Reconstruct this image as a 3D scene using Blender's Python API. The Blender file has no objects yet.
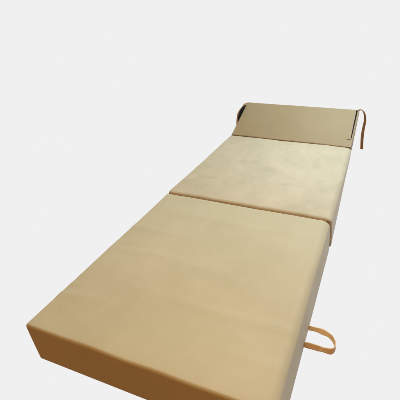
import bpy, bmesh, math, random
from mathutils import Vector, noise

S = bpy.context.scene
COL = S.collection
random.seed(4)

# ------------------------------------------------------------------ camera
cam_d = bpy.data.cameras.new('camera')
cam = bpy.data.objects.new('camera', cam_d)
COL.objects.link(cam)
cam.location = (0.8578, -0.3767, 0.9414)
cam.rotation_euler = (1.1682, 0.0327, 0.3159)
cam_d.sensor_width = 36
cam_d.lens = 338.965 / 400 * 36
cam_d.shift_x = (200 - 277.803) / 400
cam_d.shift_y = -(200 - 129.869) / 400
cam_d.clip_start = 0.01
cam_d.clip_end = 200
S.camera = cam

# ------------------------------------------------------------------ world: pale backdrop ahead, unseen dim warm half added behind to brown the front face
w = bpy.data.worlds.new('World')
S.world = w
w.use_nodes = True
nt = w.node_tree
nt.nodes.clear()
out = nt.nodes.new('ShaderNodeOutputWorld')
bg = nt.nodes.new('ShaderNodeBackground')
tc = nt.nodes.new('ShaderNodeTexCoord')
dot = nt.nodes.new('ShaderNodeVectorMath'); dot.operation = 'DOT_PRODUCT'
a = Vector((-.15, .9, -.4)).normalized()
dot.inputs[1].default_value = a
mr = nt.nodes.new('ShaderNodeMapRange'); mr.interpolation_type = 'SMOOTHSTEP'
mr.inputs['From Min'].default_value = 0.15
mr.inputs['From Max'].default_value = 0.48
mix = nt.nodes.new('ShaderNodeMix'); mix.data_type = 'RGBA'
mix.inputs[6].default_value = (0.31, 0.112, 0.018, 1)
mix.inputs[7].default_value = (0.871, 0.871, 0.871, 1)
nt.links.new(tc.outputs['Generated'], dot.inputs[0])
nt.links.new(dot.outputs['Value'], mr.inputs['Value'])
nt.links.new(mr.outputs['Result'], mix.inputs[0])
# unseen grey lobe added on the right to turn the side face grey
dot2 = nt.nodes.new('ShaderNodeVectorMath'); dot2.operation = 'DOT_PRODUCT'
dot2.inputs[1].default_value = Vector((.95, .25, -.1)).normalized()
mr2 = nt.nodes.new('ShaderNodeMapRange'); mr2.interpolation_type = 'SMOOTHSTEP'
mr2.inputs['From Min'].default_value = 0.3
mr2.inputs['From Max'].default_value = 0.85
mix2 = nt.nodes.new('ShaderNodeMix'); mix2.data_type = 'RGBA'; mix2.blend_type = 'LIGHTEN'
mix2.inputs[7].default_value = (0.20, 0.22, 0.24, 1)
nt.links.new(tc.outputs['Generated'], dot2.inputs[0])
nt.links.new(dot2.outputs['Value'], mr2.inputs['Value'])
nt.links.new(mr2.outputs['Result'], mix2.inputs[0])
nt.links.new(mix.outputs[2], mix2.inputs[6])
nt.links.new(mix2.outputs[2], bg.inputs['Color'])
bg.inputs['Strength'].default_value = 1.0
nt.links.new(bg.outputs[0], out.inputs[0])

S.view_settings.view_transform = 'Standard'
S.view_settings.look = 'None'
S.view_settings.exposure = 0
S.view_settings.gamma = 1


def area(name, loc, target, sx, sy, power, color):
    d = bpy.data.lights.new(name, 'AREA')
    d.shape = 'RECTANGLE'; d.size = sx; d.size_y = sy
    d.energy = power; d.color = color
    o = bpy.data.objects.new(name, d)
    COL.objects.link(o)
    o.location = loc
    o.rotation_euler = (Vector(target) - Vector(loc)).to_track_quat('-Z', 'Y').to_euler()
    return o


area('added_soft_light', (0.85, 1.45, 1.35), (0.5, 1.05, 0.1), 0.6, 0.5, 16.5, (0.84, 0.96, 1.12))  # added light, no visible source: brightens the far section
area('added_soft_light', (0.2, 0.9, 2.6), (0.35, 0.8, 0.1), 1.6, 1.6, 10.5, (0.92, 1.0, 0.93))  # added overhead light, unseen, for the general level on top
area('added_warm_light', (0.62, -0.08, 1.35), (0.5, 0.08, 0.1), 0.35, 0.35, 6.0, (1.0, 0.55, 0.24))  # added warm light, unseen, tints the near end of the top

# ------------------------------------------------------------------ materials
def fabric(name, c1, c2, rough=0.62, sheen=0.25, bump=0.25, mott=3.0, mix_amt=1.0, weave=900, swirl=.25):
    m = bpy.data.materials.new(name); m.use_nodes = True
    n = m.node_tree; b = n.nodes['Principled BSDF']
    tcn = n.nodes.new('ShaderNodeTexCoord')
    n1 = n.nodes.new('ShaderNodeTexNoise'); n1.inputs['Scale'].default_value = mott
    n1.inputs['Detail'].default_value = 5; n1.inputs['Roughness'].default_value = .62
    n1.inputs['Distortion'].default_value = .6
    n.links.new(tcn.outputs['Object'], n1.inputs['Vector'])
    r = n.nodes.new('ShaderNodeMapRange')
    r.inputs['From Min'].default_value = .32; r.inputs['From Max'].default_value = .7
    r.inputs['To Max'].default_value = mix_amt
    n.links.new(n1.outputs['Fac'], r.inputs['Value'])
    nm = n.nodes.new('ShaderNodeTexNoise'); nm.inputs['Scale'].default_value = mott * 3.3
    nm.inputs['Detail'].default_value = 3; nm.inputs['Distortion'].default_value = 2.2
    n.links.new(tcn.outputs['Object'], nm.inputs['Vector'])
    av = n.nodes.new('ShaderNodeMath'); av.operation = 'MULTIPLY_ADD'; av.inputs[1].default_value = swirl
    sb = n.nodes.new('ShaderNodeMath'); sb.operation = 'SUBTRACT'; sb.inputs[1].default_value = swirl / 2
    n.links.new(nm.outputs['Fac'], av.inputs[0]); n.links.new(n1.outputs['Fac'], sb.inputs[0]); n.links.new(sb.outputs[0], av.inputs[2])
    n.links.new(av.outputs[0], r.inputs['Value'])
    mx = n.nodes.new('ShaderNodeMix'); mx.data_type = 'RGBA'
    mx.inputs[6].default_value = (*c1, 1); mx.inputs[7].default_value = (*c2, 1)
    n.links.new(r.outputs[0], mx.inputs[0])
    n.links.new(mx.outputs[2], b.inputs['Base Color'])
    rr = n.nodes.new('ShaderNodeMapRange')
    rr.inputs['To Min'].default_value = rough - .07; rr.inputs['To Max'].default_value = rough + .1
    n.links.new(n1.outputs['Fac'], rr.inputs['Value'])
    n.links.new(rr.outputs[0], b.inputs['Roughness'])
    b.inputs['Sheen Weight'].default_value = sheen
    b.inputs['Sheen Roughness'].default_value = .45
    b.inputs['Sheen Tint'].default_value = (1, .96, .85, 1)
    b.inputs['Specular IOR Level'].default_value = .4
    # nap and weave
    n2 = n.nodes.new('ShaderNodeTexNoise'); n2.inputs['Scale'].default_value = weave
    n2.inputs['Detail'].default_value = 2
    n.links.new(tcn.outputs['Object'], n2.inputs['Vector'])
    n3 = n.nodes.new('ShaderNodeTexNoise'); n3.inputs['Scale'].default_value = 38
    n3.inputs['Detail'].default_value = 4
    n.links.new(tcn.outputs['Object'], n3.inputs['Vector'])
    b1 = n.nodes.new('ShaderNodeBump'); b1.inputs['Strength'].default_value = bump
    b1.inputs['Distance'].default_value = .0006
    n.links.new(n2.outputs['Fac'], b1.inputs['Height'])
    b2 = n.nodes.new('ShaderNodeBump'); b2.inputs['Strength'].default_value = bump
    b2.inputs['Distance'].default_value = .0015
    n.links.new(n3.outputs['Fac'], b2.inputs['Height'])
    n.links.new(b1.outputs[0], b2.inputs['Normal'])
    n.links.new(b2.outputs[0], b.inputs['Normal'])
    return m


M_top = fabric('beige_suede', (.485, .505, .322), (.54, .56, .372))
M_top2 = fabric('beige_suede_rubbed', (.475, .485, .325), (.575, .575, .40), swirl=.5)
M_head = fabric('tan_suede', (.325, .288, .155), (.365, .328, .180), sheen=.1)
M_tape = fabric('tan_ribbon', (.68, .56, .31), (.92, .84, .60), mott=60, weave=1500, bump=.5)
M_tie = fabric('brown_ribbon', (.30, .19, .085), (.44, .29, .14), mott=60, weave=1500, bump=.5, sheen=.05)
M_thread_shade = fabric('brown_thread_and_shade', (.22, .12, .038), (.28, .16, .055), mott=90, sheen=0)  # headrest stitching, and the painted shade in the section crevice
M_zip_gap = fabric('black_zip_and_gap', (.012, .014, .016), (.03, .03, .03), mott=200, sheen=0, rough=.9)  # right zip, and the painted dark of the left gap
M_zip_gap.node_tree.nodes['Principled BSDF'].inputs['Specular IOR Level'].default_value = .05
M_metal = bpy.data.materials.new('zip_metal'); M_metal.use_nodes = True
_b = M_metal.node_tree.nodes['Principled BSDF']
_b.inputs['Base Color'].default_value = (.12, .11, .1, 1); _b.inputs['Metallic'].default_value = 1; _b.inputs['Roughness'].default_value = .35


def rubbed_marks(m, marks):
    """worn, slightly darker hand marks in the nap at given spots of the cloth"""
    n = m.node_tree; b = n.nodes['Principled BSDF']
    src = b.inputs['Base Color'].links[0].from_socket
    tcn = n.nodes.new('ShaderNodeTexCoord')
    wob = n.nodes.new('ShaderNodeTexNoise'); wob.inputs['Scale'].default_value = 22
    wob.inputs['Detail'].default_value = 3
    n.links.new(tcn.outputs['Object'], wob.inputs['Vector'])
    ad = n.nodes.new('ShaderNodeVectorMath'); ad.operation = 'MULTIPLY_ADD'
    ad.inputs[1].default_value = (.07, .07, 0)
    n.links.new(wob.outputs['Color'], ad.inputs[0]); n.links.new(tcn.outputs['Object'], ad.inputs[2])
    for cx, cy, rx, ry, k in marks:
        mp = n.nodes.new('ShaderNodeMapping'); mp.vector_type = 'TEXTURE'
        mp.inputs['Location'].default_value = (cx + .035, cy + .035, .137); mp.inputs['Scale'].default_value = (rx, ry, 1)
        n.links.new(ad.outputs[0], mp.inputs['Vector'])
        ln = n.nodes.new('ShaderNodeVectorMath'); ln.operation = 'LENGTH'; n.links.new(mp.outputs[0], ln.inputs[0])
        r = n.nodes.new('ShaderNodeMapRange'); r.interpolation_type = 'SMOOTHSTEP'
        r.inputs['From Min'].default_value = .55; r.inputs['From Max'].default_value = 1.1
        r.inputs['To Min'].default_value = k; r.inputs['To Max'].default_value = 0
        n.links.new(ln.outputs['Value'], r.inputs['Value'])
        mx = n.nodes.new('ShaderNodeMix'); mx.data_type = 'RGBA'; mx.blend_type = 'MULTIPLY'
        mx.inputs[7].default_value = (.80, .82, .80, 1)
        n.links.new(r.outputs[0], mx.inputs[0]); n.links.new(src, mx.inputs[6])
        src = mx.outputs[2]
    n.links.new(src, b.inputs['Base Color'])


rubbed_marks(M_top2, [(.25, .985, .075, .026, .32), (.36, .935, .05, .032, .42), (.56, 1.06, .025, .07, .25), (.10, .80, .06, .02, .35), (.47, .84, .03, .02, .3)])
rubbed_marks(M_top, [(.07, .41, .09, .03, .16), (.24, .50, .14, .03, .12), (.38, .28, .16, .03, .12), (.15, .17, .10, .03, .10)])

# ------------------------------------------------------------------ helpers
def link(name, me, mat, parent=None):
    me.materials.clear(); me.materials.append(mat)
    o = bpy.data.objects.new(name, me); COL.objects.link(o)
    if parent: o.parent = parent
    for p in me.polygons: p.use_smooth = True
    return o


def axis_samples(lo, hi, r0, r1, step):
    v = [lo + r0 * t / 6 for t in range(6)]
    n = max(2, int((hi - r1 - lo - r0) / step))
    v += [lo + r0 + (hi - r1 - lo - r0) * t / n for t in range(n + 1)]
    v += [hi - r1 + r1 * t / 6 for t in range(1, 7)]
    return v


def soft_box(lo, hi, r, step, disp):
    """box lo..hi with its own rounding radius on each of the six sides, then moved by disp(p, n)"""
    ax = [axis_samples(lo[i], hi[i], r[i][0], r[i][1], step if i < 2 else .008) for i in range(3)]
    bm = bmesh.new(); cache = {}

    def vert(idx):
        if idx in cache: return cache[idx]
        p = [ax[i][idx[i]] for i in range(3)]
        q, d = [], []
        for i in range(3):
            a0, a1 = lo[i] + r[i][0], hi[i] - r[i][1]
            c = min(max(p[i], a0), a1); q.append(c)
            rr = r[i][0] if p[i] < a0 else r[i][1]
            d.append((p[i] - c) / rr)
        L = math.sqrt(sum(x * x for x in d)); m = max(abs(x) for x in d)
        n = Vector(d).normalized()
        pos = []
        for i in range(3):
            rr = r[i][0] if d[i] < 0 else r[i][1]
            pos.append(q[i] + d[i] / L * m * rr if L > 0 else q[i])
        pos = Vector(pos)
        cache[idx] = bm.verts.new(pos + disp(pos, n))
        return cache[idx]

    N = [len(x) - 1 for x in ax]
    for i in range(3):
        j, k = (i + 1) % 3, (i + 2) % 3
        for side in (0, N[i]):
            for u in range(N[j]):
                for v in range(N[k]):
                    def mk(a_, b_):
                        t = [0, 0, 0]; t[i] = side; t[j] = a_; t[k] = b_; return vert(tuple(t))
                    f = [mk(u, v), mk(u + 1, v), mk(u + 1, v + 1), mk(u, v + 1)]
                    if side == 0: f.reverse()
                    bm.faces.new(f)
    bmesh.ops.recalc_face_normals(bm, faces=bm.faces)
    me = bpy.data.meshes.new('m'); bm.to_mesh(me); bm.free()
    return me


def g(x, s): return math.exp(-(x / s) ** 2)


def ribbon(pts, widths, thick, wdir, seg=10):
    """flat tape through pts (smoothed), wdir(t, tangent) gives the direction of its width"""
    P = [Vector(p) for p in pts]; path = []
    for i in range(len(P) - 1):
        p0 = P[max(i - 1, 0)]; p1 = P[i]; p2 = P[i + 1]; p3 = P[min(i + 2, len(P) - 1)]
        for s in range(seg):
            t = s / seg
            path.append(.5 * ((2 * p1) + (-p0 + p2) * t + (2 * p0 - 5 * p1 + 4 * p2 - p3) * t * t + (-p0 + 3 * p1 - 3 * p2 + p3) * t ** 3))
    path.append(P[-1])
    bm = bmesh.new(); rings = []
    n = len(path)
    for i, p in enumerate(path):
        t = i / (n - 1)
        tan = (path[min(i + 1, n - 1)] - path[max(i - 1, 0)]).normalized()
        wd = Vector(wdir(t)); wd = (wd - tan * wd.dot(tan)).normalized()
        nn = tan.cross(wd).normalized()
        wv = widths(t) / 2; h = thick / 2
        ring = []
        prof = [(-1, -.35), (-.85, -1), (-.5, -.7), (0, -.75), (.5, -.7), (.85, -1), (1, -.35), (1, .35), (.85, 1), (.5, .7), (0, .75), (-.5, .7), (-.85, 1), (-1, .35)]
        for a_, b_ in prof:
            ring.append(bm.verts.new(p + wd * a_ * wv + nn * b_ * h))
        rings.append(ring)
    m = len(rings[0])
    for i in range(n - 1):
        for k in range(m):
            bm.faces.new([rings[i][k], rings[i][(k + 1) % m], rings[i + 1][(k + 1) % m], rings[i + 1][k]])
    bm.faces.new(rings[0][::-1]); bm.faces.new(rings[-1])
    bmesh.ops.recalc_face_normals(bm, faces=bm.faces)
    me = bpy.data.meshes.new('r'); bm.to_mesh(me); bm.free()
    return me


def tube(pts, r, k=8):
    bm = bmesh.new(); rings = []
    for i, p in enumerate(pts):
        tan = (pts[min(i + 1, len(pts) - 1)] - pts[max(i - 1, 0)]).normalized()
        a_ = tan.cross(Vector((0, 0, 1))).normalized() if abs(tan.z) < .95 else Vector((1, 0, 0)); b_ = tan.cross(a_)
        rings.append([bm.verts.new(p + (a_ * math.cos(q * 6.28318 / k) + b_ * math.sin(q * 6.28318 / k)) * r) for q in range(k)])
    for i in range(len(pts) - 1):
        for q in range(k):
            bm.faces.new([rings[i][q], rings[i][(q + 1) % k], rings[i + 1][(q + 1) % k], rings[i + 1][q]])
    bm.faces.new(rings[0]); bm.faces.new(rings[-1][::-1])
    bmesh.ops.recalc_face_normals(bm, faces=bm.faces)
    me = bpy.data.meshes.new('t'); bm.to_mesh(me); bm.free(); return me



# ------------------------------------------------------------------ the mattress
W, H, L1, L2 = .70, .1368, .6424, .6324
Y2 = L1 + L2
root = bpy.data.objects.new('folding_mattress', None)
COL.objects.link(root)
root['label'] = 'long beige folding foam mattress opened flat, with raised headrest'
root['category'] = 'folding mattress'


def wrinkles(seed, y0, y1):
    """loose cover: low swells, a few soft creases running in from the left edge"""
    rnd = random.Random(seed)
    cr = []
    for _ in range(16):
        left = rnd.random() < .7
        cx = rnd.uniform(0, .1) if left else rnd.uniform(.25, .66)
        cr.append((cx, rnd.uniform(y0 + .08, y1 - .06), rnd.uniform(-.5, .5), rnd.uniform(.03, .10), rnd.uniform(.004, .010), rnd.uniform(.0004, .0010) * rnd.choice((1, 1, -1))))

    def f(x, y):
        h = .0022 * noise.noise(Vector((x * 4.5, y * 4.5, seed))) + .0011 * noise.noise(Vector((x * 11, y * 11, seed + 5)))
        for cx, cy, an, ln, wd, am in cr:
            dx, dy = x - cx, y - cy
            u = dx * math.cos(an) + dy * math.sin(an); v = -dx * math.sin(an) + dy * math.cos(an)
            h += am * g(u, ln) * g(v, wd)
        return h
    return f


def section_disp(seed, y0, y1, extra):
    wr = wrinkles(seed, y0, y1)

    def d(p, n):
        v = Vector((0, 0, 0))
        top = max(n.z, 0)
        u = (p.x / W - .5) * 2; t = ((p.y - y0) / (y1 - y0) - .5) * 2
        if True:
            edge = 1 - .7 * g(p.x, .03)
            v.z += (wr(p.x, p.y) * edge + .0035 * (1 - u ** 4) * (1 - t ** 4)) * top * zw(p)
        hz = p.z / H
        if abs(n.x) > .3:
            v.x += math.copysign(.0015, n.x) * math.sin(math.pi * hz) + .0013 * hz * noise.noise(Vector((p.y * 9, p.z * 14, seed + n.x)))
        if abs(n.y) > .3:
            v.y += .0008 * hz * noise.noise(Vector((p.x * 8, p.z * 14, seed + 3)))
        return v + extra(p, n)
    return d


def zw(p):
    t = min(1, max(0, (p.z - .085) / .045)); return t * t * (3 - 2 * t)


def ex1(p, n):
    v = Vector((0, 0, 0))
    k = zw(p)
    v.z -= k * .009 * max(0, (p.x - (W - .030)) / .03) ** 2
    # sewn ridge along the top right edge
    v.z += k * (.0015 * g(p.x - (W - .035), .0035) - .0013 * g(p.x - (W - .042), .004))
    # puckers running in from the left edge near the front
    if p.x < .12:
        q = p.y - .35 * p.x
        v.z -= k * .0020 * g(p.x - .015, .035) * max(0, math.sin(q * 170)) * g(q - .13, .045)
        v.z -= k * .0014 * g(p.x - .015, .03) * max(0, math.sin(q * 130)) * g(q - .36, .04)
    # long faint folds across the panel, as left by packing
    if k > 0:
        for yy, am, ph in ((.10, .0007, 1.), (.19, .0009, 2.), (.30, .0006, .3), (.43, .0007, 4.), (.54, .0006, 2.5)):
            v.z += k * 1.9 * am * g(p.y - yy - .012 * math.sin(p.x * 6 + ph), .010) * (.5 + .5 * math.sin(p.x * 7 + ph * 2))
    v.z += k * .0015 * g(p.y - L1, .03)
    return v


def ex2(p, n):
    v = Vector((0, 0, 0)); k = zw(p)
    v.x -= .006 * g(p.y - L1, .12) * max(0, 1 - p.x / .3)
    v.z -= k * .008 * max(0, (p.x - (W - .026)) / .03) ** 2
    v.x -= .018 * (1 - p.z / H) * (p.y - L1) / L2 * p.x / W
    v.z -= k * .001 * g(p.y - L1, .05)
    v.z += k * .0018 * g((p.x - .60) - .25 * math.sin((p.y - .75) * 2.2), .012) * g(p.y - .98, .13)
    return v


s1 = link('mattress_section', soft_box((0, 0, 0), (W, L1 - .003, H), ((.005, .022), (.007, .005), (.004, .008)), .011,
                                       section_disp(1, 0, L1, ex1)), M_top, root)
s2 = link('mattress_section', soft_box((-.001, L1 + .010, 0), (W + .004, Y2 - .001, H), ((.004, .020), (.014, .006), (.004, .012)), .011,
                                       section_disp(2, L1, Y2, ex2)), M_top2, root)

# hinge cloth filling the gap, coloured dark to paint the crevice shade
link('hinge', soft_box((.002, L1 - .008, .004), (W - .012, L1 + .016, H - .022), ((.003, .003), (.003, .003), (.003, .003)), .02, lambda p, n: Vector((0, 0, .002 * noise.noise(Vector((p.x * 20, 0, 3)))))), M_thread_shade, root)

link('seam_and_shade', tube([Vector((.002 + (W - .006) * i / 60, L1 + .0035, H - .0065 + .0008 * noise.noise(Vector((i * .4, 1, 0))))) for i in range(61)], .0036), M_thread_shade, s1)  # dark tube added as the crevice's shaded core

# headrest: a wedge rising from the end of the second section
HY0, HY1 = Y2 + .001, 1.55


def head_disp(p, n):
    # the box is made 0..1 high, bent into a wedge here
    t = min(max((p.y - HY0) / (HY1 - HY0), 0), 1)
    u = p.x / W
    zt = H + .003 + (.117 - .007 * u) * (t ** 1.06)
    k = p.z / H
    v = Vector((0, 0, k * zt - p.z))
    v.y += (.030 * u - .010) * k * t
    if p.z > .09 * 1:
        v.z += .003 * noise.noise(Vector((p.x * 5, p.y * 7, 9))) * max(n.z, 0) + .004 * math.sin(math.pi * t) * math.sin(math.pi * u) * max(n.z, 0)
    if p.x > .5:
        v.x += .010 * t * u * k
    v.x -= .020 * (1 - k) * u
    return v


hd = link('headrest', soft_box((0, HY0, 0), (W, HY1, H), ((.005, .012), (.004, .007), (.004, .006)), .011, head_disp), M_head, root)


def head_pt(x, t, off=.0):
    p = Vector((x, HY0 + t * (HY1 - HY0), H))
    return p + head_disp(p, Vector((0, 0, 1))) + Vector((0, -off * .38, off * .92))


# stitched seam where the headrest meets the flat part
pts = [Vector((.004 + (W - .01) * i / 80, Y2 - .0015, H + .0012 + .0009 * noise.noise(Vector((i * .3, 0, 0))))) for i in range(81)]
link('seam_and_shade', tube(pts, .0017), M_thread_shade, hd)

# zip down the right end of the headrest
zp = [head_pt(W - .014 + .003 * (1 - i / 30), .20 + .76 * i / 30, .0012) for i in range(31)]
me = ribbon(zp[::3], lambda t: .0085 * (1 - .45 * (1 - t)), .0035, lambda t: (1, 0, 0), 3)
z1 = link('zip_and_gap_fill', me, M_zip_gap, hd)
pl = ribbon([head_pt(W - .010, .215, .003), head_pt(W - .018, .19, .003), head_pt(W - .030, .175, .003)], lambda t: .004, .0018, lambda t: (0, 1, .4), 3)
link('zip_puller', pl, M_head, z1)
# black sheet added at the left, painting the dark gap behind the tie
zl = [(-.002, 1.535, .232), (-.006, 1.49, .222), (-.011, 1.46, .208), (-.013, 1.435, .190), (-.012, 1.415, .170), (-.008, 1.40, .152)]
link('zip_and_gap_fill', ribbon(zl, lambda t: .020 + .070 * max(0, math.sin(math.pi * t)), .004, lambda t: (.25, -.6, .8), 4), M_zip_gap, hd)

# ties
tl = [head_pt(.004, .97, -.004), Vector((-.008, 1.515, .247)), Vector((-.010, 1.4826, .2385)), Vector((-.012, 1.445, .2291)), Vector((-.013, 1.420, .216)),
      Vector((-.012, 1.403, .1970)), Vector((-.010, 1.388, .170)), Vector((-.006, 1.378, .150))]
link('tie', ribbon(tl, lambda t: .014 - .004 * t, .0032, lambda t: (1, 0, 0), 8), M_tie, hd)
c = head_pt(W, .99, .0)
tr = [head_pt(W - .008, .985, -.003), Vector((.716, 1.562, .2520)), Vector((.731, 1.561, .2430)), Vector((.741, 1.56, .2211)), Vector((.7447, 1.558, .1833)),
      Vector((.7387, 1.556, .1309)), Vector((.7356, 1.554, .0712)), Vector((.738, 1.552, .000))]
link('tie', ribbon(tr, lambda t: .012 + .006 * t, .0050, lambda t: (math.cos(1.5 - 1.4 * min(1, t * 1.3)), -math.sin(1.5 - 1.4 * min(1, t * 1.3)), .05), 8), M_tie, hd)

# carrying handle: loop of tape from the lower right side
hp = [(.690, .298, .013), (.6992, .2971, .013), (.7349, .2974, .013), (.7654, .2906, .012), (.7806, .2766, .011), (.7843, .2627, .010), (.7755, .2489, .010),
      (.7453, .2465, .011), (.7171, .2459, .012), (.690, .2439, .012)]
hw = lambda t: .0125 + .004 * t - .004 * g(t - .50, .08) + .0012 * math.sin(t * 31) + .0008 * math.sin(t * 57)
link('carry_handle', ribbon(hp, hw, .0035, lambda t: (.0, .9 - .5 * t, 1), 10), M_tape, root)
